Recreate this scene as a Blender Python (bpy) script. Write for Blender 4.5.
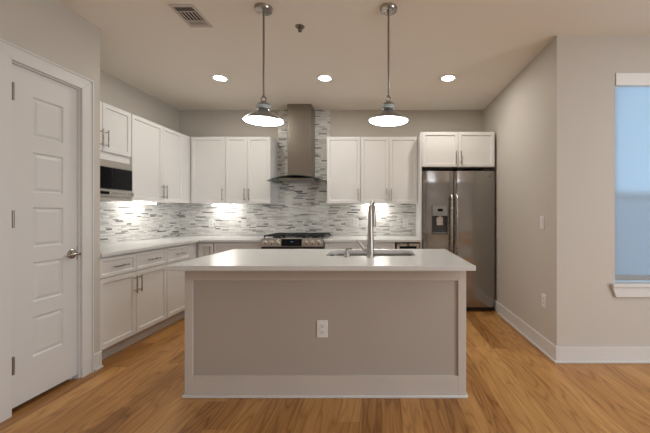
import bpy, bmesh, math, random
from mathutils import Vector, Matrix
PI = math.pi
for o in list(bpy.data.objects):
    bpy.data.objects.remove(o)
SC = bpy.context.scene
COL = SC.collection

# ---------------------------------------------------------------- camera, world, light, exposure
cam_d = bpy.data.cameras.new('camera')
cam = bpy.data.objects.new('camera', cam_d)
COL.objects.link(cam)
cam.location = (0, 0, 1.235)
cam.rotation_euler = (PI / 2, 0, 0)
cam_d.sensor_fit = 'HORIZONTAL'
cam_d.sensor_width = 36
cam_d.lens = 36 * 330 / 650
cam_d.shift_x = -56 / 650
cam_d.shift_y = -3 / 650
cam_d.clip_start = 0.05
SC.camera = cam

SC.view_settings.view_transform = 'Standard'
SC.view_settings.look = 'None'
SC.view_settings.gamma = 1
SC.view_settings.use_curve_mapping = False
SC.view_settings.exposure = 0.95

CAN_E = 142.0          # recessed lights in the kitchen ceiling
PENDANT_E = 4.0
STRIP_E = 14.5        # strips under the wall cabinets
WORLD = (0.78, 1.33, 1.90)

w = bpy.data.worlds.new('daylight')
SC.world = w
w.use_nodes = True
w.node_tree.nodes['Background'].inputs[0].default_value = (*WORLD, 1)
w.node_tree.nodes['Background'].inputs[1].default_value = 1.0

def area_lamp(name, loc, size, power, color, rot=(0, 0, 0)):
    l = bpy.data.lights.new(name, 'AREA')
    l.shape = 'RECTANGLE'
    l.size, l.size_y = size
    l.energy = power
    l.color = color
    o = bpy.data.objects.new(name, l)
    COL.objects.link(o)
    o.location = loc
    o.rotation_euler = rot
    return o
# added fill lamps out of view, standing in for light from the home's other rooms
area_lamp('living_area_fill', (0.9, -1.8, 2.70), (1.0, 0.8), 16, (.93, 1, 1.08))
area_lamp('dining_area_fill', (2.9, 1.0, 2.70), (1.2, 1.2), 9, (.95, 1, 1.06))
area_lamp('end_wall_fill', (4.75, -0.7, 1.45), (2.2, 2.0), 52, (.88, 1, 1.10), (0, PI / 2, 0))  # added side fill at the end wall; no window is built here

# ---------------------------------------------------------------- materials
def new_mat(name):
    m = bpy.data.materials.new(name)
    m.use_nodes = True
    nt = m.node_tree
    b = nt.nodes['Principled BSDF']
    return m, nt, b

def N(nt, t, **kw):
    n = nt.nodes.new(t)
    for k, v in kw.items():
        setattr(n, k, v)
    return n

def math_n(nt, op, a, b=None, c=None):
    n = nt.nodes.new('ShaderNodeMath')
    n.operation = op
    for i, v in enumerate((a, b, c)):
        if v is None:
            continue
        if isinstance(v, (int, float)):
            n.inputs[i].default_value = v
        else:
            nt.links.new(v, n.inputs[i])
    return n.outputs[0]

def plain(name, col, rough=.5, metal=0., bump=0., scale=200., vary=0., spec=None, coat=0.):
    """Principled with a faint procedural mottling and bump."""
    m, nt, b = new_mat(name)
    b.inputs['Roughness'].default_value = rough
    b.inputs['Metallic'].default_value = metal
    if spec is not None:
        b.inputs['Specular IOR Level'].default_value = spec
    if coat:
        b.inputs['Coat Weight'].default_value = coat
        b.inputs['Coat Roughness'].default_value = .1
    tc = N(nt, 'ShaderNodeTexCoord')
    no = N(nt, 'ShaderNodeTexNoise')
    no.inputs['Scale'].default_value = scale
    no.inputs['Detail'].default_value = 3
    nt.links.new(tc.outputs['Object'], no.inputs['Vector'])
    mx = N(nt, 'ShaderNodeMix', data_type='RGBA')
    mx.inputs[6].default_value = (*[c * (1 - vary) for c in col], 1)
    mx.inputs[7].default_value = (*[min(1, c * (1 + vary)) for c in col], 1)
    nt.links.new(no.outputs[0], mx.inputs[0])
    nt.links.new(mx.outputs[2], b.inputs['Base Color'])
    if bump:
        bp = N(nt, 'ShaderNodeBump')
        bp.inputs['Strength'].default_value = bump
        bp.inputs['Distance'].default_value = .002
        nt.links.new(no.outputs[0], bp.inputs['Height'])
        nt.links.new(bp.outputs[0], b.inputs['Normal'])
    return m

def emitter(name, col, strength):
    m, nt, b = new_mat(name)
    nt.nodes.remove(b)
    e = N(nt, 'ShaderNodeEmission')
    e.inputs[0].default_value = (*col, 1)
    e.inputs[1].default_value = strength
    nt.links.new(e.outputs[0], nt.nodes['Material Output'].inputs[0])
    return m

def brushed(name, col, rough=.3, stretch=(3, 3, 300), wave=0.):
    m, nt, b = new_mat(name)
    b.inputs['Base Color'].default_value = (*col, 1)
    b.inputs['Metallic'].default_value = 1
    tc = N(nt, 'ShaderNodeTexCoord')
    mp = N(nt, 'ShaderNodeMapping')
    mp.inputs['Scale'].default_value = stretch
    no = N(nt, 'ShaderNodeTexNoise')
    no.inputs['Scale'].default_value = 1
    no.inputs['Detail'].default_value = 2
    nt.links.new(tc.outputs['Object'], mp.inputs[0])
    nt.links.new(mp.outputs[0], no.inputs['Vector'])
    r = N(nt, 'ShaderNodeMapRange')
    r.inputs[3].default_value = rough * .8
    r.inputs[4].default_value = rough * 1.2
    nt.links.new(no.outputs[0], r.inputs[0])
    nt.links.new(r.outputs[0], b.inputs['Roughness'])
    if wave:
        mp2 = N(nt, 'ShaderNodeMapping')
        mp2.inputs['Scale'].default_value = (.8, .8, 3.2)
        n2 = N(nt, 'ShaderNodeTexNoise')
        n2.inputs['Scale'].default_value = 1
        n2.inputs['Detail'].default_value = 1
        nt.links.new(tc.outputs['Object'], mp2.inputs[0])
        nt.links.new(mp2.outputs[0], n2.inputs['Vector'])
        bp = N(nt, 'ShaderNodeBump')
        bp.inputs['Strength'].default_value = 1
        bp.inputs['Distance'].default_value = wave
        nt.links.new(n2.outputs[0], bp.inputs['Height'])
        nt.links.new(bp.outputs[0], b.inputs['Normal'])
    return m

def clear_glass(name, tint=(1, 1, 1), refl=.5):
    m, nt, b = new_mat(name)
    nt.nodes.remove(b)
    t = N(nt, 'ShaderNodeBsdfTransparent')
    t.inputs[0].default_value = (*tint, 1)
    g = N(nt, 'ShaderNodeBsdfGlossy')
    g.inputs['Roughness'].default_value = .03
    lw = N(nt, 'ShaderNodeFresnel')
    lw.inputs[0].default_value = 1.45
    f = math_n(nt, 'MULTIPLY', lw.outputs[0], refl)
    mx = N(nt, 'ShaderNodeMixShader')
    nt.links.new(f, mx.inputs[0])
    nt.links.new(t.outputs[0], mx.inputs[1])
    nt.links.new(g.outputs[0], mx.inputs[2])
    nt.links.new(mx.outputs[0], nt.nodes['Material Output'].inputs[0])
    return m

def shade_cloth(name):
    m, nt, b = new_mat(name)
    nt.nodes.remove(b)
    tc = N(nt, 'ShaderNodeTexCoord')
    wv = N(nt, 'ShaderNodeTexNoise')
    mp = N(nt, 'ShaderNodeMapping')
    mp.inputs['Scale'].default_value = (600, 1, 30)
    nt.links.new(tc.outputs['Object'], mp.inputs[0])
    nt.links.new(mp.outputs[0], wv.inputs['Vector'])
    wv.inputs['Scale'].default_value = 1
    mx = N(nt, 'ShaderNodeMix', data_type='RGBA')
    mx.inputs[6].default_value = (.70, .72, .74, 1)
    mx.inputs[7].default_value = (.76, .78, .80, 1)
    nt.links.new(wv.outputs[0], mx.inputs[0])
    d = N(nt, 'ShaderNodeBsdfDiffuse')
    t = N(nt, 'ShaderNodeBsdfTranslucent')
    nt.links.new(mx.outputs[2], d.inputs[0])
    nt.links.new(mx.outputs[2], t.inputs[0])
    s = N(nt, 'ShaderNodeMixShader')
    s.inputs[0].default_value = .8
    nt.links.new(d.outputs[0], s.inputs[1])
    nt.links.new(t.outputs[0], s.inputs[2])
    nt.links.new(s.outputs[0], nt.nodes['Material Output'].inputs[0])
    return m

def oak_floor(name):
    """Oak strips running away from the camera; board ends staggered, cathedral grain."""
    m, nt, b = new_mat(name)
    L = nt.links
    geo = N(nt, 'ShaderNodeNewGeometry')
    sep = N(nt, 'ShaderNodeSeparateXYZ')
    L.new(geo.outputs['Position'], sep.inputs[0])
    X, Y = sep.outputs[0], sep.outputs[1]
    W, LEN = .127, 1.35
    xs = math_n(nt, 'DIVIDE', X, W)
    row = math_n(nt, 'FLOOR', xs)
    fx = math_n(nt, 'FRACT', xs)
    wn = N(nt, 'ShaderNodeTexWhiteNoise', noise_dimensions='1D')
    L.new(row, wn.inputs['W'])
    ys = math_n(nt, 'ADD', math_n(nt, 'DIVIDE', Y, LEN), math_n(nt, 'MULTIPLY', wn.outputs[0], 7.3))
    brd = math_n(nt, 'FLOOR', ys)
    fy = math_n(nt, 'FRACT', ys)
    cid = N(nt, 'ShaderNodeCombineXYZ')
    L.new(row, cid.inputs[0]); L.new(brd, cid.inputs[1])
    wb = N(nt, 'ShaderNodeTexWhiteNoise', noise_dimensions='3D')
    L.new(cid.outputs[0], wb.inputs['Vector'])
    rnd = wb.outputs[0]
    # grain coordinates, shifted per board
    gx = math_n(nt, 'ADD', math_n(nt, 'MULTIPLY', X, 8.0), math_n(nt, 'MULTIPLY', rnd, 53.0))
    gy = math_n(nt, 'ADD', math_n(nt, 'MULTIPLY', Y, .9), math_n(nt, 'MULTIPLY', rnd, 31.0))
    gc = N(nt, 'ShaderNodeCombineXYZ')
    L.new(gx, gc.inputs[0]); L.new(gy, gc.inputs[1])
    n1 = N(nt, 'ShaderNodeTexNoise')
    n1.inputs['Scale'].default_value = 1.0
    n1.inputs['Detail'].default_value = 1.5
    n1.inputs['Roughness'].default_value = .45
    L.new(gc.outputs[0], n1.inputs['Vector'])
    rings = math_n(nt, 'PINGPONG', math_n(nt, 'MULTIPLY', n1.outputs[0], 10.0), .5)
    rings = math_n(nt, 'POWER', math_n(nt, 'MULTIPLY', rings, 2.0), 2.6)
    fc = N(nt, 'ShaderNodeCombineXYZ')
    L.new(math_n(nt, 'MULTIPLY', X, 105.0), fc.inputs[0])
    L.new(math_n(nt, 'MULTIPLY', Y, 3.5), fc.inputs[1])
    n2 = N(nt, 'ShaderNodeTexNoise')
    n2.inputs['Scale'].default_value = 1
    n2.inputs['Detail'].default_value = 3
    L.new(fc.outputs[0], n2.inputs['Vector'])
    g = math_n(nt, 'ADD', math_n(nt, 'MULTIPLY', rings, .38), math_n(nt, 'MULTIPLY', n2.outputs[0], .86))
    tone = math_n(nt, 'ADD', math_n(nt, 'MULTIPLY', g, .70), math_n(nt, 'MULTIPLY', rnd, .40))
    cr = N(nt, 'ShaderNodeValToRGB')
    e = cr.color_ramp.elements
    e[0].position, e[0].color = .24, (.62, .335, .115, 1)
    e[1].position, e[1].color = .92, (.24, .097, .022, 1)
    k = e.new(.56); k.color = (.46, .222, .066, 1)
    L.new(tone, cr.inputs[0])
    # seams
    ex = math_n(nt, 'MINIMUM', fx, math_n(nt, 'SUBTRACT', 1.0, fx))
    ey = math_n(nt, 'MINIMUM', fy, math_n(nt, 'SUBTRACT', 1.0, fy))
    sx = math_n(nt, 'LESS_THAN', ex, .008)
    sy = math_n(nt, 'LESS_THAN', ey, .0008)
    seam = math_n(nt, 'MAXIMUM', sx, sy)
    mx = N(nt, 'ShaderNodeMix', data_type='RGBA')
    mx.inputs[7].default_value = (.17, .075, .03, 1)
    L.new(math_n(nt, 'MULTIPLY', seam, .6), mx.inputs[0])
    L.new(cr.outputs[0], mx.inputs[6])
    L.new(mx.outputs[2], b.inputs['Base Color'])
    b.inputs['Roughness'].default_value = .38
    b.inputs['Specular IOR Level'].default_value = .4
    bp = N(nt, 'ShaderNodeBump')
    bp.inputs['Strength'].default_value = .12
    bp.inputs['Distance'].default_value = .002
    L.new(math_n(nt, 'SUBTRACT', n2.outputs[0], math_n(nt, 'MULTIPLY', seam, 2.0)), bp.inputs['Height'])
    L.new(bp.outputs[0], b.inputs['Normal'])
    return m

def mosaic(name, axis):
    """Thin linear stone and glass strips of random length, whites to slate greys."""
    m, nt, b = new_mat(name)
    L = nt.links
    geo = N(nt, 'ShaderNodeNewGeometry')
    sep = N(nt, 'ShaderNodeSeparateXYZ')
    L.new(geo.outputs['Position'], sep.inputs[0])
    U, Z = sep.outputs[axis], sep.outputs[2]
    RH = .0168
    zs = math_n(nt, 'DIVIDE', Z, RH)
    row = math_n(nt, 'FLOOR', zs)
    fz = math_n(nt, 'FRACT', zs)
    wn = N(nt, 'ShaderNodeTexWhiteNoise', noise_dimensions='1D')
    L.new(row, wn.inputs['W'])
    wl = math_n(nt, 'ADD', .065, math_n(nt, 'MULTIPLY', wn.outputs[0], .10))
    us = math_n(nt, 'ADD', math_n(nt, 'DIVIDE', math_n(nt, 'ADD', U, 20.0), wl), math_n(nt, 'MULTIPLY', wn.outputs[0], 37.7))
    idx = math_n(nt, 'FLOOR', us)
    fu = math_n(nt, 'FRACT', us)
    c = N(nt, 'ShaderNodeCombineXYZ')
    L.new(row, c.inputs[0]); L.new(idx, c.inputs[1])
    wb = N(nt, 'ShaderNodeTexWhiteNoise', noise_dimensions='3D')
    L.new(c.outputs[0], wb.inputs['Vector'])
    cr = N(nt, 'ShaderNodeValToRGB')
    cr.color_ramp.interpolation = 'CONSTANT'
    e = cr.color_ramp.elements
    e[0].position, e[0].color = 0, (.82, .81, .78, 1)
    e[1].position, e[1].color = .40, (.70, .685, .65, 1)
    for p, col in ((.60, (.66, .645, .61)), (.74, (.53, .52, .50)), (.80, (.86, .84, .80)), (.91, (.34, .332, .32)), (.96, (.19, .19, .19)), (.985, (.11, .115, .12))):
        k = e.new(p); k.color = (*col, 1)
    L.new(wb.outputs[0], cr.inputs[0])
    # soft veining along each strip
    vc = N(nt, 'ShaderNodeCombineXYZ')
    L.new(math_n(nt, 'ADD', math_n(nt, 'MULTIPLY', U, 14.0), math_n(nt, 'MULTIPLY', wb.outputs[0], 91.0)), vc.inputs[0])
    L.new(math_n(nt, 'MULTIPLY', Z, 90.0), vc.inputs[1])
    n = N(nt, 'ShaderNodeTexNoise')
    n.inputs['Scale'].default_value = 1
    n.inputs['Detail'].default_value = 3
    L.new(vc.outputs[0], n.inputs['Vector'])
    hsv = N(nt, 'ShaderNodeHueSaturation')
    L.new(math_n(nt, 'ADD', .72, math_n(nt, 'MULTIPLY', n.outputs[0], .55)), hsv.inputs['Value'])
    L.new(cr.outputs[0], hsv.inputs['Color'])
    ez = math_n(nt, 'MINIMUM', fz, math_n(nt, 'SUBTRACT', 1.0, fz))
    eu = math_n(nt, 'MULTIPLY', math_n(nt, 'MINIMUM', fu, math_n(nt, 'SUBTRACT', 1.0, fu)), 7.0)
    joint = math_n(nt, 'LESS_THAN', math_n(nt, 'MINIMUM', ez, eu), .055)
    mx = N(nt, 'ShaderNodeMix', data_type='RGBA')
    mx.inputs[7].default_value = (.50, .49, .47, 1)
    L.new(joint, mx.inputs[0])
    L.new(hsv.outputs[0], mx.inputs[6])
    L.new(mx.outputs[2], b.inputs['Base Color'])
    b.inputs['Roughness'].default_value = .28
    bp = N(nt, 'ShaderNodeBump')
    bp.inputs['Strength'].default_value = .5
    bp.inputs['Distance'].default_value = .003
    L.new(math_n(nt, 'SUBTRACT', wb.outputs[0], math_n(nt, 'MULTIPLY', joint, 1.0)), bp.inputs['Height'])
    L.new(bp.outputs[0], b.inputs['Normal'])
    return m

M = {}
M['wall'] = plain('greige_paint', (.60, .555, .50), .75, bump=.15, scale=350, vary=.02)
M['ceil'] = plain('ceiling_paint', (.90, .845, .765), .85, bump=.15, scale=300, vary=.015)
M['trim'] = plain('trim_paint', (.72, .70, .68), .42, vary=.01)
M['door'] = plain('door_paint', (.70, .68, .66), .42, vary=.01)
M['cab'] = plain('cabinet_paint', (.76, .745, .73), .38, vary=.008, scale=40)
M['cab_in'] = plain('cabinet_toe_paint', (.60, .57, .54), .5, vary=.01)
M['panel'] = plain('island_panel_paint', (.47, .41, .365), .65, bump=.15, scale=300, vary=.02)
M['island_trim'] = plain('island_trim_paint', (.62, .565, .52), .45, vary=.01)
M['quartz'] = plain('white_quartz', (.70, .695, .68), .22, vary=.045, scale=28)
M['floor'] = oak_floor('oak_floor')
M['tile_x'] = mosaic('mosaic_back', 0)
M['tile_y'] = mosaic('mosaic_side', 1)
M['steel'] = brushed('brushed_steel', (.50, .48, .46), .30)
M['fridge'] = brushed('fridge_steel', (.34, .325, .31), .17, (260, 260, 2), wave=.022)
M['hood'] = brushed('hood_steel', (.30, .265, .23), .36)
M['lightsteel'] = brushed('light_steel', (.56, .53, .49), .42)
M['nickel'] = brushed('brushed_nickel', (.56, .52, .48), .28, (40, 40, 40))
M['darknickel'] = brushed('aged_nickel', (.30, .26, .23), .35, (40, 40, 40))
M['leverm'] = brushed('lever_nickel', (.40, .36, .32), .28, (40, 40, 40))
M['faucetm'] = brushed('faucet_nickel', (.46, .43, .40), .32, (40, 40, 40))
M['chrome'] = plain('shade_chrome', (.60, .61, .62), .16, 1.0)
M['shade'] = plain('satin_shade_metal', (.34, .34, .34), .30, 1.0)
M['black'] = plain('black_plastic', (.012, .012, .013), .4)
M['iron'] = plain('cast_iron', (.02, .02, .022), .55, bump=.3)
M['blackglass'] = plain('black_glass', (.008, .008, .009), .12, spec=.12)
M['darkgrey'] = plain('dark_grey_plastic', (.09, .09, .095), .4)
M['greyp'] = plain('grey_plastic', (.30, .30, .30), .4)
M['plate'] = plain('white_plastic', (.84, .83, .81), .35)
M['slot'] = plain('slot_dark', (.06, .055, .05), .6)
M['glass'] = clear_glass('window_glass')
M['hoodglass'] = clear_glass('canopy_glass', (.80, .86, .84), .9)
M['hoodedge'] = plain('glass_edge_green', (.10, .12, .11), .2)
M['ringglass'] = plain('pale_glass_ring', (.55, .66, .70), .08, coat=.6)
M['screen'] = clear_glass('insect_mesh', (.74, .74, .75), 0)
M['cloth'] = shade_cloth('blind_cloth')
M['lens'] = emitter('can_lens', (1, .965, .885), CAN_E)
M['bulb'] = emitter('pendant_glow', (1, .97, .92), PENDANT_E)
M['strip'] = emitter('strip_glow', (1, .97, .92), STRIP_E)
M['blue'] = emitter('range_clock', (.15, .45, 1), .12)
M['vent'] = plain('vent_enamel', (.60, .54, .48), .5)
M['void'] = plain('duct_shade_tone', (.03, .025, .022), .8)

# ---------------------------------------------------------------- mesh helpers
class MB:
    def __init__(self):
        self.bm = bmesh.new()
    def box(self, x0, x1, y0, y1, z0, z1):
        x0, x1 = sorted((x0, x1)); y0, y1 = sorted((y0, y1)); z0, z1 = sorted((z0, z1))
        v = [self.bm.verts.new((x, y, z)) for x in (x0, x1) for y in (y0, y1) for z in (z0, z1)]
        for f in ((0, 1, 3, 2), (4, 6, 7, 5), (0, 4, 5, 1), (2, 3, 7, 6), (0, 2, 6, 4), (1, 5, 7, 3)):
            self.bm.faces.new([v[i] for i in f])
        return self
    def prism(self, pts, axis, a, b):
        """Extrude a 2D outline along an axis from a to b. pts are the two other coordinates in xyz order."""
        def P(p, t):
            c = list(p); c.insert(axis, t); return c
        A = [self.bm.verts.new(P(p, a)) for p in pts]
        B = [self.bm.verts.new(P(p, b)) for p in pts]
        n = len(pts)
        self.bm.faces.new(A[::-1]); self.bm.faces.new(B)
        for i in range(n):
            self.bm.faces.new((A[i], A[(i + 1) % n], B[(i + 1) % n], B[i]))
        return self
    def lathe(self, prof, c=(0, 0, 0), seg=40, axis=2, cap=True):
        """Revolve (r, h) pairs about an axis through c."""
        rings = []
        for r, h in prof:
            ring = []
            for k in range(seg):
                a = 2 * PI * k / seg
                p = [r * math.cos(a), r * math.sin(a)]
                p.insert(axis, h)
                ring.append(self.bm.verts.new((p[0] + c[0], p[1] + c[1], p[2] + c[2])))
            rings.append(ring)
        for i in range(len(rings) - 1):
            for k in range(seg):
                self.bm.faces.new((rings[i][k], rings[i][(k + 1) % seg], rings[i + 1][(k + 1) % seg], rings[i + 1][k]))
        if cap:
            self.bm.faces.new(rings[0][::-1]); self.bm.faces.new(rings[-1])
        return self
    def tube(self, path, r, seg=14):
        path = [Vector(p) for p in path]
        rs = r if isinstance(r, (list, tuple)) else [r] * len(path)
        up = None; rings = []
        for i, p in enumerate(path):
            t = (path[min(i + 1, len(path) - 1)] - path[max(i - 1, 0)]).normalized()
            if up is None:
                up = Vector((0, 0, 1)) if abs(t.z) < .9 else Vector((1, 0, 0))
            s = t.cross(up).normalized()
            up = s.cross(t).normalized()
            rings.append([self.bm.verts.new(p + rs[i] * (math.cos(2 * PI * k / seg) * s + math.sin(2 * PI * k / seg) * up)) for k in range(seg)])
        for i in range(len(rings) - 1):
            for k in range(seg):
                self.bm.faces.new((rings[i][k], rings[i][(k + 1) % seg], rings[i + 1][(k + 1) % seg], rings[i + 1][k]))
        self.bm.faces.new(rings[0][::-1]); self.bm.faces.new(rings[-1])
        return self
    def torus(self, c, R, r, axis=1, seg=28, s2=10):
        rings = []
        for i in range(seg):
            a = 2 * PI * i / seg
            ring = []
            for j in range(s2):
                b = 2 * PI * j / s2
                q = R + r * math.cos(b)
                p = [q * math.cos(a), q * math.sin(a)]
                p.insert(axis, r * math.sin(b))
                ring.append(self.bm.verts.new((p[0] + c[0], p[1] + c[1], p[2] + c[2])))
            rings.append(ring)
        for i in range(seg):
            for j in range(s2):
                self.bm.faces.new((rings[i][j], rings[(i + 1) % seg][j], rings[(i + 1) % seg][(j + 1) % s2], rings[i][(j + 1) % s2]))
        return self
    def build(self, name, mat, parent=None, bevel=0., seg=2, smooth=35, loc=None):
        bmesh.ops.recalc_face_normals(self.bm, faces=self.bm.faces)
        me = bpy.data.meshes.new(name)
        self.bm.to_mesh(me); self.bm.free()
        me.materials.append(mat)
        if smooth:
            for p in me.polygons:
                p.use_smooth = True
            me.set_sharp_from_angle(angle=math.radians(smooth))
        o = bpy.data.objects.new(name, me)
        COL.objects.link(o)
        if loc:
            o.location = loc
        if parent:
            o.parent = parent
        if bevel:
            md = o.modifiers.new('bevel', 'BEVEL')
            md.width = bevel; md.segments = seg; md.limit_method = 'ANGLE'; md.angle_limit = math.radians(50)
            md.harden_normals = False
        return o

def tag(o, label, cat, group=None):
    o['label'] = label; o['category'] = cat
    if group:
        o['group'] = group
    return o
def thing(name, label, cat, loc=(0, 0, 0), rotz=0, group=None):
    o = bpy.data.objects.new(name, None)
    o.empty_display_size = .1
    COL.objects.link(o)
    o.location = loc; o.rotation_euler = (0, 0, rotz)
    return tag(o, label, cat, group)
def struct(name, mb, mat, bevel=0., parent=None):
    o = mb.build(name, mat, parent, bevel)
    if not parent:
        o['kind'] = 'structure'
    return o
def dup(root, loc, label):
    r = root.copy(); COL.objects.link(r); r.location = loc; r['label'] = label
    for ch in list(root.children):
        c = ch.copy(); COL.objects.link(c); c.parent = r
        for g in list(ch.children):
            d = g.copy(); COL.objects.link(d); d.parent = c
    return r

# ---------------------------------------------------------------- the room shell
CH = 2.72                       # ceiling height
BY, LX, RX = 4.741, -2.90, 1.462  # back, left and right kitchen walls
WY = 2.745                      # window wall
PX, PY = -2.26, 2.654           # pantry wall face and its end
EX, RY = 4.8, -4.2
struct('floor', MB().box(LX - .12, EX + .12, RY - .12, BY + .12, -.1, 0), M['floor'])
struct('ceiling', MB().box(LX - .12, EX + .12, RY - .12, BY + .12, CH, CH + .1), M['ceil'])
struct('wall_back', MB().box(LX - .12, RX + .12, BY, BY + .12, 0, CH), M['wall'])
struct('wall_left', MB().box(LX - .12, LX, RY - .12, BY, 0, CH), M['wall'])
struct('wall_right', MB().box(RX, RX + .12, WY + .13, BY, 0, CH), M['wall'])
# window wall with its opening
WX0, WX1, WZ0, WZ1 = 1.945, 2.86, .655, 2.405
struct('wall_front_right', MB().box(RX, WX0, WY, WY + .13, 0, CH).box(WX1, EX, WY, WY + .13, 0, CH)
       .box(WX0, WX1, WY, WY + .13, 0, WZ0 - .03).box(WX0, WX1, WY, WY + .13, WZ1, CH), M['wall'])
# pantry wall with the door opening, and its end return
DY0, DY1, DZ = 2.005, 2.478, 2.172
struct('wall_pantry', MB().box(PX - .11, PX, RY, DY0, 0, CH).box(PX - .11, PX, DY1, PY, 0, CH)
       .box(PX - .11, PX, DY0, DY1, DZ, CH).box(LX, PX - .11, PY - .1, PY, 0, CH), M['wall'])
struct('wall_end', MB().box(EX, EX + .12, RY, WY + .13, 0, CH), M['wall'])
struct('wall_rear', MB().box(PX, EX, RY - .12, RY, 0, CH), M['wall'])

# baseboards: flat board with a shoe moulding
BH = .131
struct('baseboard_right', MB().box(RX - .016, RX, WY - .016, BY, 0, BH).box(RX - .030, RX - .016, WY - .030, 4.05, 0, .018), M['trim'], .003)
struct('baseboard_front_right', MB().box(RX, EX, WY - .016, WY, 0, BH).box(RX - .016, EX, WY - .030, WY - .016, 0, .018), M['trim'], .003)
struct('baseboard_pantry', MB().box(PX, PX + .016, 2.578, PY + .001, 0, BH).box(PX + .016, PX + .030, 2.578, PY + .001, 0, .018), M['trim'], .003)

# door casing (mitred flat boards) and jamb
cw = .094
mb = MB()
mb.prism([(DY0 - cw, 0), (DY0, 0), (DY0, DZ), (DY0 - cw, DZ + cw)], 0, PX, PX + .018)
mb.prism([(DY1, 0), (DY1 + cw, 0), (DY1 + cw, DZ + cw), (DY1, DZ)], 0, PX, PX + .018)
mb.prism([(DY0, DZ), (DY1, DZ), (DY1 + cw, DZ + cw), (DY0 - cw, DZ + cw)], 0, PX, PX + .018)
mb.prism([(DY0 - cw, .0), (DY0 - cw + .012, .0), (DY0 - cw + .012, DZ + cw - .012), (DY0 - cw, DZ + cw)], 0, PX + .018, PX + .024)
mb.prism([(DY1 + cw - .012, .0), (DY1 + cw, .0), (DY1 + cw, DZ + cw), (DY1 + cw - .012, DZ + cw - .012)], 0, PX + .018, PX + .024)
mb.prism([(DY0 - cw + .012, DZ + cw - .012), (DY1 + cw - .012, DZ + cw - .012), (DY1 + cw, DZ + cw), (DY0 - cw, DZ + cw)], 0, PX + .018, PX + .024)
struct('trim_1', mb, M['trim'], .002)

# five-panel pantry door: leaf with raised-panel grooves
def panel_face(bm, f, inset, depth, inset2, depth2):
    n = f.normal.copy()
    bmesh.ops.inset_region(bm, faces=[f], thickness=inset, depth=0)
    bmesh.ops.inset_region(bm, faces=[f], thickness=.008, depth=-depth)
    bmesh.ops.inset_region(bm, faces=[f], thickness=inset2, depth=depth2)
mb = MB()
bm = mb.bm
ly0, ly1, lz0, lz1 = DY0 + .004, DY1 - .012, .032, DZ - .012
ps = [.30, .397, .657, .754, 1.014, 1.111, 1.371, 1.468, 1.728, 1.825]
zz = [lz0, .30, .558, .657, .915, 1.014, 1.275, 1.374, 1.635, 1.735, 1.995, lz1]
yy = [ly0, 2.155, 2.360, ly1]
fx = PX - .012
g = [[bm.verts.new((fx, y, z)) for z in zz] for y in yy]
gb = [[bm.verts.new((fx - .035, y, z)) for z in (lz0, lz1)] for y in (ly0, ly1)]
panels = []
for i in range(3):
    for j in range(len(zz) - 1):
        f = bm.faces.new((g[i][j], g[i + 1][j], g[i + 1][j + 1], g[i][j + 1]))
        if i == 1 and j % 2 == 1:
            panels.append(f)
bm.faces.new([gb[0][0], gb[1][0], gb[1][1], gb[0][1]])
bm.faces.new([g[0][0], g[1][0], g[2][0], g[3][0], gb[1][0], gb[0][0]])
bm.faces.new([g[0][-1], g[1][-1], g[2][-1], g[3][-1], gb[1][1], gb[0][1]])
bm.faces.new([g[0][k] for k in range(len(zz))] + [gb[0][1], gb[0][0]])
bm.faces.new([g[3][k] for k in range(len(zz))] + [gb[1][1], gb[1][0]])
bmesh.ops.recalc_face_normals(bm, faces=bm.faces)
for f in panels:
    bmesh.ops.inset_region(bm, faces=[f], thickness=.010, depth=-.009)
    bmesh.ops.inset_region(bm, faces=[f], thickness=.010, depth=0)
    bmesh.ops.inset_region(bm, faces=[f], thickness=.022, depth=.006)
door = mb.build('door_1', M['door'], None, smooth=20)
door['kind'] = 'structure'
for z in (.30, 1.20, 1.985):
    MB().box(fx + .0002, fx + .004, DY0 + .006, DY0 + .030, z - .052, z + .052).lathe([(.0075, z - .054), (.0075, z + .054)], (PX + .006, DY0 + .016, 0), 14).box(fx + .004, PX + .004, DY0 + .013, DY0 + .019, z - .052, z + .052).build('hinge', M['darknickel'], door)
hz, hy = .938, DY1 - .054
hd = MB().lathe([(.034, 0), (.034, .006), (.028, .012), (.014, .014), (.012, .045)], (fx, hy, hz), 28, axis=0).build('door_handle', M['leverm'], door)
MB().tube([(fx + .047, hy + .012, hz), (fx + .050, hy - .01, hz), (fx + .049, hy - .035, hz + .002), (fx + .047, hy - .060, hz - .003), (fx + .044, hy - .080, hz - .007)],
          [.011, .011, .009, .008, .006], 14).build('lever', M['leverm'], hd)
MB().box(fx - .02, fx + .002, ly1 - .002, ly1 + .003, hz - .05, hz + .05).build('latch_plate', M['darknickel'], door)
# jamb stop on the latch side
struct('trim_2', MB().box(PX - .11, PX, DY1 - .0115, DY1, 0, DZ).box(PX - .11, PX - .052, DY1 - .024, DY1 - .0115, 0, DZ)
       .box(PX - .11, PX, DY0, DY0 + .003, 0, DZ).box(PX - .11, PX, DY0 + .003, DY1 - .0115, DZ - .010, DZ), M['trim'])

# window: frame, glass, sill and apron
win = MB()
fy = WY + .085
win.box(WX0, WX0 + .04, fy, fy + .045, WZ0, WZ1).box(WX1 - .04, WX1, fy, fy + .045, WZ0, WZ1)
win.box(WX0, WX1, fy, fy + .045, WZ0, WZ0 + .045).box(WX0, WX1, fy, fy + .045, WZ1 - .045, WZ1)
win.box(WX0, WX1, fy + .004, fy + .040, 1.375, 1.405)
wo = struct('window_1', win, M['trim'], .002)
MB().box(WX0 + .04, WX1 - .04, fy + .018, fy + .024, WZ0 + .045, WZ1 - .045).build('glass_pane', M['glass'], wo)
MB().box(WX0 + .04, WX1 - .04, fy + .034, fy + .0345, WZ0 + .045, 1.375).build('insect_screen', M['screen'], wo)
MB().box(WX0 - .035, WX1 + .035, WY - .035, WY - .0005, WZ0 - .03, WZ0).box(WX0, WX1, WY - .0005, fy, WZ0 - .03, WZ0).build('sill', M['trim'], wo, .004)
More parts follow.
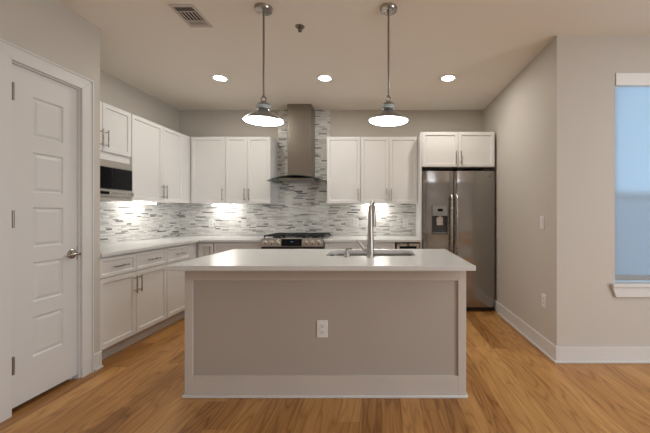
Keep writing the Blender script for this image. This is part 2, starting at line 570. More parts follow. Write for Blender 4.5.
MB().prism([(WX0 - .032, WZ0 - .031), (WX0 - .002, WZ0 - .112), (WX1 + .002, WZ0 - .112), (WX1 + .032, WZ0 - .031)], 1, WY - .022, WY - .0005).build('apron', M['trim'], wo, .002)

# tile backsplashes
CT = .914
M_UB = 1.372                    # underside of the wall cabinets
TX0, TX1 = -1.478, -.727
mb = MB().box(LX + .009, TX0, BY - .009, BY - .0005, CT + .001, M_UB).box(TX1, .496, BY - .009, BY - .0005, CT + .001, M_UB)
mb.box(TX0, TX1, BY - .009, BY - .0005, CT + .001, CH - .001)
tag(mb.build('tile_backsplash', M['tile_x']), 'grey and white linear mosaic tile on the back wall, ceiling high behind the hood', 'backsplash')
tag(MB().box(LX + .0005, LX + .009, PY + .001, BY - .0005, CT + .001, M_UB).build('tile_backsplash', M['tile_y']),
    'grey and white mosaic tile on the left wall below the microwave', 'backsplash')

# ---------------------------------------------------------------- cabinets
def bar_handle(L=.160):
    m = MB()
    m.lathe([(.0055, -L / 2), (.0055, L / 2)], (0, -.032, 0), 14)
    for s in (-1, 1):
        m.lathe([(.0045, -.0325), (.0045, 0)], (0, 0, s * (L / 2 - .022)), 10, axis=1)
    return m
HAND = bar_handle().build('handle', M['leverm'])
HAND_MESH = HAND.data
bpy.data.objects.remove(HAND)
def handle(parent, x, z, y, horiz):
    o = bpy.data.objects.new('handle', HAND_MESH)
    COL.objects.link(o)
    o.parent = parent
    o.location = (x, y, z)
    if horiz:
        o.rotation_euler = (0, PI / 2, 0)
    return o
def shaker(name, parent, x0, x1, z0, z1, rail=.057, mat=None):
    """Front slab with a recessed flat panel; local front faces -y."""
    m = MB()
    m.box(x0, x1, -.020, -.0008, z0, z1)
    bm = m.bm
    bmesh.ops.recalc_face_normals(bm, faces=bm.faces)
    f = [q for q in bm.faces if q.normal.y < -.9][0]
    bmesh.ops.inset_region(bm, faces=[f], thickness=rail, depth=0)
    bmesh.ops.inset_region(bm, faces=[f], thickness=.006, depth=-.012)
    return m.build(name, mat or M['cab'], parent, .0015, 1)
def cabinet(name, label, group, loc, rotz, w, z0, z1, depth, fronts, toe=False, fill=(0, 0)):
    """fronts: (kind, x0, x1, z0, z1, handle) with handle 'L','R','H' or None. Origin on the carcass front, left, floor level."""
    t = thing(name, label, 'cabinet', loc, rotz, group)
    body = MB()
    if toe:
        body.box(0, w, 0, depth, .115, z1)
        body.build('carcass', M['cab'], t, .001, 1)
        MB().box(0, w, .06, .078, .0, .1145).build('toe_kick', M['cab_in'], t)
    else:
        body.box(0, w, 0, depth, z0, z1)
        body.build('carcass', M['cab'], t, .001, 1)
    if fill[1]:
        MB().box(fill[0], fill[1], -.019, -.0005, z0, z1).build('filler_strip', M['cab'], t, .001, 1)
    for kind, x0, x1, a, b, h in fronts:
        d = shaker(kind, t, x0 + .002, x1 - .002, a, b, .038 if kind == 'drawer' else .057)
        if h == 'H':
            handle(d, (x0 + x1) / 2, (a + b) / 2, -.020, True)
        elif h in ('L', 'R'):
            hx = x0 + .030 if h == 'L' else x1 - .030
            hz = a + .115 if z0 > 1 else b - .115
            handle(d, hx, hz, -.020, False)
    return t

UT = 2.263
# wall cabinets along the left wall (carcass front at x = -2.60, fronts at -2.58)
R90 = PI / 2
cabinet('wall_cabinet', 'short white two door cabinet mounted above the microwave', 'white shaker wall cabinets', (-2.58, 2.672, 0), R90, .7145, 1.737, UT, .318,
        [('door', 0, .361, 1.812, UT - .003, 'R'), ('door', .361, .713, 1.812, UT - .003, 'L')])
cabinet('wall_cabinet', 'tall white two door cabinet on the left wall between microwave and corner', 'white shaker wall cabinets', (-2.58, 3.388, 0), R90, 1.0405, M_UB, UT, .318,
        [('door', .003, .4865, M_UB, UT - .003, 'R'), ('door', .4865, .888, M_UB, UT - .003, 'L')], fill=(.890, 1.0405))
# wall cabinets along the back wall (carcass front at y = 4.43)
UD = BY - .0095 - 4.43
cabinet('wall_cabinet', 'white single door cabinet in the left corner of the back wall', 'white shaker wall cabinets', (-2.558, 4.43, 0), 0, .4775, M_UB, UT, UD,
        [('door', .022, .4765, M_UB, UT - .003, 'R')])
cabinet('wall_cabinet', 'white two door cabinet just left of the range hood', 'white shaker wall cabinets', (-2.080, 4.43, 0), 0, .602, M_UB, UT, UD,
        [('door', .001, .293, M_UB, UT - .003, 'R'), ('door', .293, .601, M_UB, UT - .003, 'L')])
cabinet('wall_cabinet', 'white single door cabinet just right of the range hood', 'white shaker wall cabinets', (-.727, 4.43, 0), 0, .454, M_UB, UT, UD,
        [('door', .001, .453, M_UB, UT - .003, 'R')])
cabinet('wall_cabinet', 'white two door cabinet behind the faucet, beside the refrigerator panel', 'white shaker wall cabinets', (-.2725, 4.43, 0), 0, .764, M_UB, UT, UD,
        [('door', .001, .381, M_UB, UT - .003, 'R'), ('door', .381, .763, M_UB, UT - .003, 'L')])
cabinet('wall_cabinet', 'short deep white two door cabinet above the refrigerator', 'white shaker wall cabinets', (.513, 4.165, 0), 0, .918, 1.822, UT, BY - .0005 - 4.165,
        [('door', .002, .458, 1.824, UT - .003, 'R'), ('door', .458, .916, 1.824, UT - .003, 'L')])
tag(MB().box(.4935, .5122, 4.145, BY - .0005, 0, UT).build('end_panel', M['cab'], None, .001), 'tall white panel standing at the left side of the refrigerator', 'panel')

# base cabinets, left run (carcass front x = -2.29)
BT = .883
def base_fronts(x0, x1, hv):
    return [('drawer', x0, x1, .706, .866, 'H'), ('door', x0, x1, .122, .700, hv)]
BDL = 2.90 - 2.29 - .0005
cabinet('base_cabinet', 'white base cabinet beside the pantry wall, two drawers over two doors', 'white shaker base cabinets', (-2.29, 2.6565, 0), R90, .8455, 0, BT, BDL,
        base_fronts(0, .404, 'R') + base_fronts(.404, .843, 'L'), True)
cabinet('base_cabinet', 'white one drawer base cabinet on the left run behind the island corner', 'white shaker base cabinets', (-2.29, 3.5025, 0), R90, .598, 0, BT, BDL,
        base_fronts(.002, .420, 'R'), True)
# back run (carcass front y = 4.105)
BDB = BY - .003 - 4.1055
cabinet('base_cabinet', 'narrow white corner base cabinet with one full height door', 'white shaker base cabinets', (-2.289, 4.1055, 0), 0, .216, 0, BT, BDB,
        [('door', .028, .214, .122, .866, 'R')], True)
cabinet('base_cabinet', 'white drawer base cabinet just left of the range', 'white shaker base cabinets', (-2.0725, 4.1055, 0), 0, .606, 0, BT, BDB,
        base_fronts(.003, .603, 'R'), True)
cabinet('base_cabinet', 'white base cabinet just right of the range', 'white shaker base cabinets', (-.7015, 4.1055, 0), 0, .4415, 0, BT, BDB,
        base_fronts(.003, .439, 'R'), True)
cabinet('base_cabinet', 'white base cabinet between range-side cabinet and undercounter appliance', 'white shaker base cabinets', (-.2595, 4.1055, 0), 0, .434, 0, BT, BDB,
        base_fronts(.003, .432, 'L'), True)

# worktops
mb = MB()
mb.prism([(LX + .0005, PY + .001), (-2.245, PY + .001), (-2.245, 4.06), (-1.468, 4.06), (-1.468, BY - .0005), (LX + .0005, BY - .0005)], 2, BT + .0005, CT)
tag(mb.build('worktop', M['quartz'], None, .002), 'L-shaped white quartz worktop along the left and back walls', 'worktop')
tag(MB().box(-.702, .4930, 4.06, BY - .0005, BT + .0005, CT).build('worktop', M['quartz'], None, .002), 'straight white quartz worktop between range and refrigerator', 'worktop')

# ---------------------------------------------------------------- island
IX0, IX1, IY0, IY1 = -1.317, .571, 2.212, 2.955
isl = thing('kitchen_island', 'greige panelled kitchen island base with white trim frame in the middle of the floor', 'island', ((IX0 + IX1) / 2, (IY0 + IY1) / 2, 0))
def ipart(mb, name, mat, bevel=0.):
    o = mb.build(name, mat, isl, bevel)
    o.location = (-(IX0 + IX1) / 2, -(IY0 + IY1) / 2, 0)
    return o
b_ = .014
mb = MB().box(IX0 + b_, IX1 - b_, IY0 + b_, IY0 + b_ + .02, 0, BT)
ipart(mb, 'front_panel', M['panel'])
mb = MB().box(IX0 + b_, IX0 + b_ + .02, IY0 + b_ + .02, IY1, 0, BT).box(IX1 - b_ - .02, IX1 - b_, IY0 + b_ + .02, IY1, 0, BT)
mb.box(IX0 + b_ + .02, IX1 - b_ - .02, IY1 - .02, IY1, .1, BT)
ipart(mb, 'carcass', M['cab'])
mb = MB().box(IX0, IX0 + .053, IY0, IY0 + b_, 0, BT).box(IX1 - .053, IX1, IY0, IY0 + b_, 0, BT)
mb.box(IX0, IX0 + b_, IY0 + b_, IY0 + .06, 0, BT).box(IX1 - b_, IX1, IY0 + b_, IY0 + .06, 0, BT)
mb.box(IX0, IX0 + b_, IY0 + .06, IY1, 0, .146).box(IX1 - b_, IX1, IY0 + .06, IY1, 0, .146)
mb.box(IX0 + .053, IX1 - .053, IY0, IY0 + b_, .785, BT)
ipart(mb, 'trim_frame', M['island_trim'], .0015)
ipart(MB().box(IX0 + .053, IX1 - .053, IY0, IY0 + b_, 0, .146), 'baseboard', M['island_trim'], .0015)
ipart(MB().box(IX0 - .012, IX1 + .012, IY0 - .012, IY0 - .0002, 0, .019).box(IX0 - .012, IX0 - .0002, IY0 - .0002, IY1, 0, .019).box(IX1 + .0002, IX1 + .012, IY0 - .0002, IY1, 0, .019), 'shoe_moulding', M['trim'], .005)

# island worktop with a rounded sink cut-out
def rrect(x0, x1, y0, y1, r, n=6):
    pts = []
    for cx, cy, a0 in ((x1 - r, y0 + r, -PI / 2), (x1 - r, y1 - r, 0), (x0 + r, y1 - r, PI / 2), (x0 + r, y0 + r, PI)):
        for k in range(n + 1):
            a = a0 + PI / 2 * k / n
            pts.append((cx + r * math.cos(a), cy + r * math.sin(a)))
    return pts
SX0, SX1, SY0, SY1 = -.430, .268, 2.495, 2.895
def ring_slab(outer, inner, z0, z1):
    """Slab between an outer rectangle and an inner rounded outline with the same corner order."""
    m = MB(); bm = m.bm
    n = len(inner) // 4
    V = {}
    for z in (z0, z1):
        V[z] = ([bm.verts.new((*p, z)) for p in outer], [bm.verts.new((*p, z)) for p in inner])
    for z in (z0, z1):
        O, I = V[z]
        for c in range(4):
            for k in range(n - 1):
                bm.faces.new((O[c], I[c * n + k], I[c * n + k + 1]))
            bm.faces.new((O[c], I[c * n + n - 1], I[((c + 1) % 4) * n], O[(c + 1) % 4]))
    for c in range(4):
        bm.faces.new((V[z0][0][c], V[z0][0][(c + 1) % 4], V[z1][0][(c + 1) % 4], V[z1][0][c]))
    L = len(inner)
    for k in range(L):
        bm.faces.new((V[z0][1][k], V[z0][1][(k + 1) % L], V[z1][1][(k + 1) % L], V[z1][1][k]))
    return m
CX0, CX1, CY0, CY1 = -1.326, .581, 2.02, 2.992
inner = rrect(SX0, SX1, SY0, SY1, .07)
mb = ring_slab([(CX1, CY0), (CX1, CY1), (CX0, CY1), (CX0, CY0)], inner, BT + .001, CT)
tag(mb.build('island_worktop', M['quartz'], None, .002, smooth=30), 'white quartz slab on top of the kitchen island, cut out for the sink', 'worktop')

# sink
sk = MB(); bm = sk.bm
def loop(x, z):
    return [bm.verts.new((p[0], p[1], z)) for p in rrect(SX0 - x, SX1 + x, SY0 - x, SY1 + x, .07 + x * .6)]
Ls = [loop(.022, BT), loop(-.002, BT), loop(-.006, .70), loop(-.03, .685)]
for a, b in zip(Ls[:-1], Ls[1:]):
    for k in range(len(a)):
        bm.faces.new((a[k], a[(k + 1) % len(a)], b[(k + 1) % len(a)], b[k]))
bm.faces.new(Ls[-1])
snk = thing('sink', 'stainless undermount sink basin set into the island worktop', 'sink', ((SX0 + SX1) / 2, (SY0 + SY1) / 2, BT - .2))
o = sk.build('basin', M['steel'], snk, smooth=50); o.location = (-(SX0 + SX1) / 2, -(SY0 + SY1) / 2, .2 - BT)
md = o.modifiers.new('thickness', 'SOLIDIFY'); md.thickness = .0012; md.offset = 1
MB().lathe([(.045, 0), (.045, .004), (.03, .004), (.028, .001)], (0, .05, .0035), 28).build('drain', M['chrome'], snk)

# faucet: tapered body, gooseneck leaning over the basin, pull-down spray, side lever
fc = thing('faucet', 'tall brushed nickel pull-down gooseneck faucet on the island', 'faucet', (-.078, 2.435, CT))
MB().lathe([(.031, 0), (.031, .005), (.027, .009), (.026, .05), (.022, .16), (.0175, .28), (.0155, .335)], (0, 0, .0005), 28).build('body', M['faucetm'], fc)
Rr, NZ = .070, .335
pts = []
for k in range(0, 17):
    a = PI * k / 16
    q = Rr * (1 - math.cos(a))
    pts.append((q * .15, q * .985, NZ + Rr * math.sin(a)))
ex = pts[-1]
MB().tube(pts, .0148, 18).build('neck', M['faucetm'], fc)
MB().lathe([(.0155, 0), (.0175, -.020), (.0195, -.11), (.018, -.118)], (ex[0], ex[1], ex[2]), 24).build('spray_head', M['faucetm'], fc)
lv = MB().lathe([(.016, 0), (.016, -.03)], (-.02, 0, .055), 18, axis=0).tube([(-.045, 0, .058), (-.062, -.006, .082), (-.090, -.016, .118), (-.100, -.02, .126)], [.014, .0125, .0105, .008], 12)
lv.build('lever', M['faucetm'], fc)
sd = thing('soap_dispenser', 'small brushed nickel soap dispenser on the island, left of the faucet', 'soap dispenser', (-.252, 2.437, CT))
MB().lathe([(.022, 0), (.022, .012), (.017, .016), (.017, .040), (.008, .042), (.008, .055)], (0, 0, .0005), 24).build('base', M['faucetm'], sd)
MB().tube([(0, -.004, .058), (0, .0, .060), (.022, .045, .062), (.026, .058, .052)], [.012, .012, .007, .006], 12).build('spout', M['faucetm'], sd)

# ---------------------------------------------------------------- electrical plates
def plate(kind, label, loc, rotz, y=None):
    t = thing('wall_outlet' if kind == 'outlet' else 'light_switch', label, 'outlet' if kind == 'outlet' else 'switch', loc, rotz, 'white electrical plates')
    MB().box(-.036, .036, -.006, -.0004, -.058, .058).build('cover_plate', M['plate'], t, .002)
    if kind == 'outlet':
        for s in (-1, 1):
            r = MB().prism(rrect(-.017, .017, s * .0205 - .0145, s * .0205 + .0145, .009, 4), 1, -.0085, -.0062).build('receptacle', M['plate'], t)
            MB().box(-.0085, -.006, -.0090, -.0086, s * .0205 - .002, s * .0205 + .009).box(.006, .0085, -.0090, -.0086, s * .0205 - .002, s * .0205 + .009).box(-.003, .003, -.0090, -.0086, s * .0205 - .010, s * .0205 - .005).build('slots', M['slot'], r)
    else:
        MB().prism([(-.009, -.033), (-.0065, -.033), (-.010, .033), (-.0075, .033)][0:2] + [(-.0065, .033), (-.012, .033)], 0, -.016, .016).build('rocker', M['plate'], t, .001)
    return t
plate('switch', 'white light switch plate on the right wall, at shoulder height', (RX, 2.985, 1.154), -R90)
plate('outlet', 'white outlet plate low on the right wall near the corner', (RX, 2.955, .455), -R90)
plate('outlet', 'white outlet plate in the middle of the island front panel', (-.395, IY0 + b_, .458), 0)
tb = BY - .009
plate('outlet', 'white plate on the back wall tile near the left corner', (-2.432, tb, 1.095), 0)
plate('switch', 'white plate on the back wall tile just left of the range', (-1.965, tb, 1.095), 0)
plate('outlet', 'white plate on the back wall tile left of the faucet neck', (-.358, tb, 1.110), 0)
plate('outlet', 'white plate on the back wall tile nearest the refrigerator', (.345, tb, 1.095), 0)

# ---------------------------------------------------------------- microwave (built in; front faces +x)
mwv = thing('microwave', 'stainless built-in microwave with black glass door under the short cabinet', 'microwave', (-2.58, 2.69, 1.362), R90)
MW, MH = .692, .373
MB().box(0, MW, .0, .315, 0, MH).build('case', M['steel'], mwv, .002)
MB().box(0, MW, -.032, -.0005, MH - .062, MH).build('trim_kit', M['lightsteel'], mwv, .002)
dr = MB().box(.002, MW - .004, -.036, -.0005, .098, MH - .063).build('door', M['steel'], mwv, .002)
MB().box(.006, .43, -.0385, -.0363, .104, MH - .068).build('window', M['blackglass'], dr)
MB().box(.436, MW - .012, -.0385, -.0363, .104, MH - .068).build('dark_side_panel', M['blackglass'], dr)
cp = MB().box(.0, MW, -.036, -.0005, .034, .096).build('control_panel', M['lightsteel'], mwv, .002)
MB().box(.30, .40, -.0375, -.0363, .052, .080).build('display', M['blackglass'], cp)
for k in range(6):
    MB().box(.44 + k * .028, .458 + k * .028, -.0375, -.0363, .058, .074).build('button', M['greyp'], cp)
MB().box(.63, .70, -.041, -.0363, .046, .086).build('open_button', M['nickel'], cp, .002)
MB().box(0, MW, -.030, -.0005, 0, .029).build('bottom_trim', M['lightsteel'], mwv, .002)

# ---------------------------------------------------------------- range
rg = thing('gas_range', 'slide-in stainless gas range with black grates below the hood', 'range', (-1.085, 4.03, 0))
RW = .378
MB().box(-RW, RW, .035, .66, .0, .905).build('body', M['darkgrey'], rg)
MB().box(-RW, RW, .02, .70, .9055, .925).build('cooktop', M['steel'], rg, .003)
cp = MB().prism([(.034, .826), (-.018, .832), (-.004, .932), (.034, .932)], 0, -RW, RW).build('control_panel', M['steel'], rg, .002)
dsp = MB().prism([(-.0225, .838), (-.0215, .838), (-.0075, .925), (-.0085, .925)], 0, -.128, .120).build('display', M['blackglass'], cp)
MB().prism([(-.0175, .885), (-.0170, .885), (-.0151, .896), (-.0157, .896)], 0, -.016, .016).build('clock', M['blue'], dsp)
for x in (-.325, -.250, -.172, .172, .250, .325):
    k = MB().lathe([(.027, 0), (.027, -.006), (.021, -.010), (.018, -.034), (.016, -.036)], (0, 0, 0), 22, axis=1).build('knob', M['nickel'], cp)
    k.location = (x, -.0125, .880); k.rotation_euler = (math.radians(-8), 0, 0)
MB().box(-RW, RW, .0, .034, .795, .824).build('dark_gap_strip', M['black'], rg)  # black strip painting the dark of the gap below the controls
od = MB().box(-RW + .004, RW - .004, -.012, .034, .205, .793).build('oven_door', M['steel'], rg, .003)
MB().box(-.26, .26, -.014, -.0125, .33, .65).build('oven_window', M['blackglass'], od)
MB().lathe([(.011, -.34), (.011, .34)], (0, -.055, .745), 16, axis=0).box(-.31, -.29, -.05, -.012, .735, .755).box(.29, .31, -.05, -.012, .735, .755).build('oven_handle', M['steel'], od)
MB().box(-RW + .004, RW - .004, -.008, .034, .06, .200).build('storage_drawer', M['steel'], rg, .003)
for gx0 in (-.370, -.122, .126):
    g = MB()
    gx1 = gx0 + .244
    for x in (gx0, gx1 - .014):
        g.box(x, x + .014, .07, .62, .948, .966)
    for y in (.07, .195, .338, .48, .606):
        g.box(gx0, gx1, y, y + .014, .948, .966)
    xm = (gx0 + gx1) / 2
    g.box(xm - .006, xm + .006, .07, .62, .950, .964)
    for x in (gx0, gx1 - .014):
        for y in (.07, .606):
            g.box(x, x + .014, y, y + .014, .9255, .949)
    g.build('grate', M['iron'], rg)
for x, y in ((-.25, .20), (-.25, .48), (0, .34), (.25, .20), (.25, .48)):
    MB().lathe([(.050, 0), (.050, .010), (.036, .012), (.034, .020)], (x, y, .9255), 24).build('burner', M['iron'], rg)

# ---------------------------------------------------------------- undercounter appliance
ua = thing('undercounter_appliance', 'narrow stainless undercounter appliance with dark control strip beside the refrigerator', 'appliance', (.335, 4.085, 0))
UW = .146
MB().box(-UW, UW, .02, .60, .09, .878).build('body', M['darkgrey'], ua)
MB().box(-UW + .03, UW - .03, .05, .5, .0, .0895).build('plinth', M['black'], ua)
ud = MB().box(-UW + .006, UW - .006, -.012, .0195, .10, .790).build('door', M['steel'], ua, .003)
MB().lathe([(.008, -.12), (.008, .12)], (0, -.045, .745), 14, axis=0).box(-.10, -.09, -.042, -.012, .738, .752).box(.09, .10, -.042, -.012, .738, .752).build('bar_handle', M['steel'], ud)
ucp = MB().box(-UW + .006, UW - .006, -.012, .0195, .796, .864).build('control_panel', M['nickel'], ua, .003)
MB().box(-UW + .042, UW - .042, -.0140, -.0123, .800, .832).build('control_strip', M['blackglass'], ucp)
MB().lathe([(.020, 0), (.018, -.004)], (0, -.0123, .850), 20, axis=1).build('dial', M['darkgrey'], ucp)

# ---------------------------------------------------------------- refrigerator
FX0, FX1, FY = .522, 1.434, 4.150
rf = thing('refrigerator', 'stainless side-by-side refrigerator with water dispenser against the right wall', 'refrigerator', ((FX0 + FX1) / 2, 4.45, 0))
def fpart(mb, name, mat, parent=None, bevel=0., smooth=25):
    o = mb.build(name, mat, parent or rf, bevel, smooth=smooth)
    if parent is None:
        o.location = (-(FX0 + FX1) / 2, -4.45, 0)
    return o
fpart(MB().box(FX0 + .003, FX1 - .003, FY + .075, BY - .03, .03, 1.772), 'cabinet_case', M['darkgrey'])
fpart(MB().box(FX0 + .01, FX1 - .01, FY + .035, FY + .074, .012, .052), 'base_grille', M['black'])
for x in (FX0 + .05, FX1 - .10):
    for y in (FY + .12, 4.60):
        fpart(MB().box(x, x + .05, y, y + .05, 0, .0295), 'foot', M['black'])
for x in (FX0 + .04, FX1 - .12):
    fpart(MB().box(x, x + .08, FY + .03, FY + .13, 1.7725, 1.795), 'hinge_cover', M['black'])
def door_strip(m, x0, x1, d0, d1, z0, z1, hollow=0.):
    """Slab with a gently convex front; the curve belongs to the door spanning d0..d1."""
    n = max(2, int((x1 - x0) / .02))
    fr = []
    for k in range(n + 1):
        x = x0 + (x1 - x0) * k / n
        u = (2 * (x - d0) / (d1 - d0) - 1)
        fr.append((x, FY - .012 * (1 - u ** 2) + .010 * u ** 16))
    m.prism(fr + [(x1, FY + .070), (x0, FY + .070)], 2, z0, z1)
    return fr
SPL = .916
DZ0, DZ1 = .060, 1.768
d0, d1 = FX0, SPL - .004
hx0, hx1, hz0, hz1 = .634, .845, .972, 1.335
m = MB()
door_strip(m, d0, d1, d0, d1, DZ0, hz0)
door_strip(m, d0, d1, d0, d1, hz1, DZ1)
door_strip(m, d0, hx0, d0, d1, hz0, hz1)
door_strip(m, hx1, d1, d0, d1, hz0, hz1)
bmesh.ops.remove_doubles(m.bm, verts=m.bm.verts, dist=.0002)
fd = fpart(m, 'freezer_door', M['fridge'])
m = MB()
e0, e1 = SPL + .004, FX1
door_strip(m, e0, e1, e0, e1, DZ0, DZ1)
rd = fpart(m, 'refrigerator_door', M['fridge'])
# dispenser: grey control panel above a recessed dark niche with paddle and tray
dsp = fpart(MB().box(hx0 + .001, hx1 - .001, FY + .045, FY + .069, hz0 + .001, hz1 - .001).box(hx0 + .001, hx0 + .012, FY - .016, FY + .045, hz0 + .001, hz1 - .001)
            .box(hx1 - .012, hx1 - .001, FY - .016, FY + .045, hz0 + .001, hz1 - .001).box(hx0 + .012, hx1 - .012, FY - .016, FY + .045, hz0 + .001, hz0 + .014), 'dispenser', M['darkgrey'], fd)
fpart(MB().box(hx0 + .012, hx1 - .012, FY - .018, FY + .040, 1.205, hz1 - .001), 'dispenser_panel', M['greyp'], fd)
fpart(MB().box(.71, .775, FY - .0195, FY - .0182, 1.262, 1.295), 'dispenser_display', M['blackglass'], fd)
fpart(MB().prism([(FY + .010, 1.19), (FY + .030, 1.19), (FY + .020, 1.085), (FY + .006, 1.085)], 0, .700, .782).box(.722, .760, FY - .004, FY + .03, 1.165, 1.2045), 'paddle', M['nickel'], fd, .003)
fpart(MB().box(hx0 + .016, hx1 - .016, FY - .014, FY + .040, hz0 + .0145, hz0 + .022), 'drip_tray', M['greyp'], fd)
for d, x in ((fd, d1 - .028), (rd, e0 + .028)):
    m = MB()
    za, zb = .72, 1.475
    m.tube([(x, FY - .002, za), (x, FY - .035, za + .015), (x, FY - .055, za + .06), (x, FY - .060, (za + zb) / 2), (x, FY - .055, zb - .06), (x, FY - .035, zb - .015), (x, FY - .002, zb)], .0125, 14)
    fpart(m, 'door_handle', M['nickel'], d, smooth=60)
u = 2 * (1.366 - e0) / (e1 - e0) - 1
fpart(MB().lathe([(.017, 0), (.017, -.003), (.014, -.0035)], (1.366, FY - .012 * (1 - u * u) - .001, 1.70), 26, axis=1), 'round_badge', M['darknickel'], rd)

# ---------------------------------------------------------------- range hood
hd = thing('range_hood', 'stainless chimney range hood with curved glass canopy over the range', 'range hood', (-1.107, BY - .0095, 1.64))
MB().box(-.161, .161, -.265, -.0005, .095, CH - 1.64 - .002).build('chimney', M['hood'], hd, .002)
n = 28
top, bot = [], []
GW, SAG = .376, .068
def arc(x):
    return .093 - SAG * (x / GW) ** 2
for k in range(n + 1):
    x = -GW + 2 * GW * k / n
    top.append((x, arc(x)))
bot = [(x, z - .007) for x, z in top][::-1]
m = MB(); bm = m.bm
def glass_y(x):
    return -.50 + .05 * (x / GW) ** 2
rows = []
for x, z in top:
    rows.append([bm.verts.new((x, -.002, z)), bm.verts.new((x, glass_y(x), z)), bm.verts.new((x, glass_y(x), z - .007)), bm.verts.new((x, -.002, z - .007))])
for a, b in zip(rows[:-1], rows[1:]):
    for k in range(4):
        bm.faces.new((a[k], b[k], b[(k + 1) % 4], a[(k + 1) % 4]))
bm.faces.new(rows[0]); bm.faces.new(rows[-1][::-1])
gl = m.build('glass_canopy', M['hoodglass'], hd)
m = MB(); bm = m.bm
rows = []
for x, z in top:
    rows.append([bm.verts.new((x, glass_y(x) - .0003, z)), bm.verts.new((x, glass_y(x) - .003, z)), bm.verts.new((x, glass_y(x) - .003, z - .0055)), bm.verts.new((x, glass_y(x) - .0003, z - .0055))])
for a, b in zip(rows[:-1], rows[1:]):
    for k in range(4):
        bm.faces.new((a[k], b[k], b[(k + 1) % 4], a[(k + 1) % 4]))
bm.faces.new(rows[0]); bm.faces.new(rows[-1][::-1])
m.build('glass_edge', M['hoodedge'], gl)
MB().box(-.23, .23, -.42, -.003, .030, .056).build('hood_body', M['hood'], hd, .003)
MB().box(-.20, .20, -.38, -.04, .0265, .0298).build('grease_filter', M['greyp'], hd)

# ---------------------------------------------------------------- lights
def pendant(loc, label):
    t = thing('pendant_light', label, 'pendant light', loc, 0, 'pendants over the island')
    dz = CH - loc[2]                                    # origin at the rim plane
    MB().lathe([(.064, dz - .0005), (.064, dz - .010), (.058, dz - .022), (.020, dz - .026)], (0, 0, 0), 36).build('ceiling_canopy', M['leverm'], t)
    MB().lathe([(.0070, .190), (.0070, dz - .026)], (0, 0, 0), 14).build('rod', M['darknickel'], t)
    MB().torus((0, 0, .163), .018, .0055, axis=1).lathe([(.013, .1365), (.013, .146), (.008, .150)], (0, 0, 0), 20).lathe([(.011, .178), (.011, .190), (.006, .194)], (0, 0, 0), 18).build('swivel_loop', M['darknickel'], t)
    MB().lathe([(.020, .136), (.040, .132), (.045, .125), (.041, .1195)], (0, 0, 0), 32).build('cap', M['shade'], t)
    MB().lathe([(.042, .119), (.050, .114), (.050, .105), (.042, .100)], (0, 0, 0), 36).build('glass_ring', M['ringglass'], t)
    prof = [(.037, .0995), (.038, .090), (.044, .079), (.062, .066), (.090, .048), (.120, .027), (.143, .009), (.150, .0)]
    inn = [(r - .002, z - .0035) for r, z in prof[::-1]]
    inn[0] = (.148, .0)
    MB().lathe(prof + inn, (0, 0, 0), 48, cap=False).build('shade', M['shade'], t, smooth=50)
    MB().lathe([(.139, .0045), (.130, .003), (.10, .0015), (.05, 0), (.004, -.0005)], (0, 0, 0), 40).build('glowing_diffuser', M['bulb'], t)
    return t
pendant((-.848, 2.385, 1.897), 'chrome dish pendant light above the left half of the island')
pendant((.054, 2.385, 1.897), 'chrome dish pendant light hanging above the sink and faucet')

def can_light(x, y, label):
    t = thing('recessed_light', label, 'ceiling light', (x, y, CH), 0, 'recessed lights in the kitchen ceiling')
    MB().lathe([(.100, -.0005), (.099, -.004), (.085, -.007), (.064, -.0045), (.059, -.0015)], (0, 0, 0), 40).build('trim_ring', M['plate'], t)
    MB().lathe([(.058, -.0022), (.053, -.0040), (.03, -.0052), (.003, -.0054)], (0, 0, 0), 36).build('glowing_lens', M['lens'], t)
    return t
can_light(-1.767, 3.62, 'recessed ceiling light nearest the left wall cabinets')
can_light(-.617, 3.62, 'recessed ceiling light between the two pendants')
can_light(.735, 3.62, 'recessed ceiling light in front of the refrigerator')

def strip(label, loc, rotz, L):
    t = thing('under_cabinet_light', label, 'under-cabinet light', loc, rotz, 'light bars under the wall cabinets')
    MB().box(-L / 2, L / 2, -.030, .030, -.012, -.0005).build('housing', M['plate'], t)
    MB().prism([(-.026, -.0125), (.026, -.0125), (.020, -.026), (-.020, -.026)], 0, -L / 2 + .006, L / 2 - .006).build('glowing_cover', M['strip'], t)
    return t
strip('glowing light bar under the tall cabinet beside the microwave', (-2.74, 3.83, M_UB), R90, .32)
strip('glowing light bar under the single door cabinet left of the hood', (-2.195, 4.60, M_UB), 0, .32)
strip('glowing light bar under the two door cabinet behind the faucet', (-.07, 4.60, M_UB), 0, .32)

# ---------------------------------------------------------------- ceiling fittings
sp = thing('fire_sprinkler', 'small dark sprinkler head on the ceiling between the pendants', 'sprinkler', (-.644, 2.62, CH))
MB().lathe([(.036, -.0005), (.036, -.004), (.028, -.012), (.014, -.014)], (0, 0, 0), 30).build('escutcheon', M['darknickel'], sp)
MB().lathe([(.008, -.014), (.008, -.024)], (0, 0, 0), 14).box(-.012, -.009, -.002, .002, -.036, -.018).box(.009, .012, -.002, .002, -.036, -.018).build('frame', M['darknickel'], sp)
MB().lathe([(.017, -.036), (.017, -.039), (.006, -.042)], (0, 0, 0), 22).build('deflector', M['darknickel'], sp)

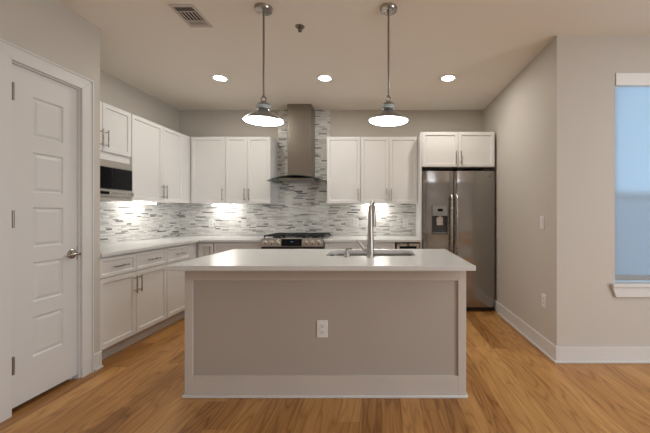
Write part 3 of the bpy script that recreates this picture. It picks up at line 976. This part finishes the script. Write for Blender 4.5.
vt = thing('ceiling_vent', 'rectangular louvred air vent in the ceiling near the pantry door', 'vent', (-1.424, 2.482, CH))
vx, vy = .090, .142
f_ = .022
MB().box(-vx, -vx + f_, -vy, vy, -.006, -.0005).box(vx - f_, vx, -vy, vy, -.006, -.0005).box(-vx + f_, vx - f_, -vy, -vy + .026, -.006, -.0005).box(-vx + f_, vx - f_, vy - .03, vy, -.006, -.0005)\
    .box(-vx + f_, vx - f_, -.066, -.057, -.006, -.0005).box(-vx + f_, vx - f_, .052, .061, -.006, -.0005).build('frame', M['vent'], vt, .001)
MB().box(-vx + f_, vx - f_, -vy + .026, vy - .03, -.0016, -.0006).build('duct_shade_sheet', M['void'], vt)  # flat dark sheet; the shade inside the duct is put into its colour
m = MB()
for k in range(5):
    x = -.052 + k * .026
    m.box(x - .0035, x + .0035, -.057, .052, -.0055, -.0018)
for k in range(3):
    y = -.108 + k * .014
    m.prism([(y - .002, -.0060), (y, -.0060), (y + .003, -.0018), (y + .001, -.0018)], 0, -vx + f_, vx - f_)
for k in range(4):
    y = .064 + k * .012
    m.prism([(y, -.0062), (y + .010, -.0035), (y + .009, -.0020), (y - .001, -.0050)], 0, -vx + f_, vx - f_)
m.build('louvres', M['vent'], vt)

# ---------------------------------------------------------------- roller blind in the window recess
rb = thing('roller_blind', 'pale blue-lit roller blind lowered over the window', 'blind', ((WX0 + WX1) / 2, WY + .03, WZ1))
hw = (WX1 - WX0) / 2
MB().box(-hw + .006, hw - .006, -.036, .045, -.105, -.002).build('valance', M['plate'], rb, .003)
MB().box(-hw + .0005, -hw + .0055, -.030, .045, -.108, -.001).box(hw - .0055, hw - .0005, -.030, .045, -.108, -.001).build('bracket', M['greyp'], rb)
MB().box(-hw + .010, hw - .010, .009, .0096, WZ0 + .06 - WZ1, -.106).build('fabric', M['cloth'], rb)
MB().box(-hw + .010, hw - .010, .004, .016, WZ0 + .022 - WZ1, WZ0 + .06 - WZ1).build('bottom_bar', M['greyp'], rb, .003)
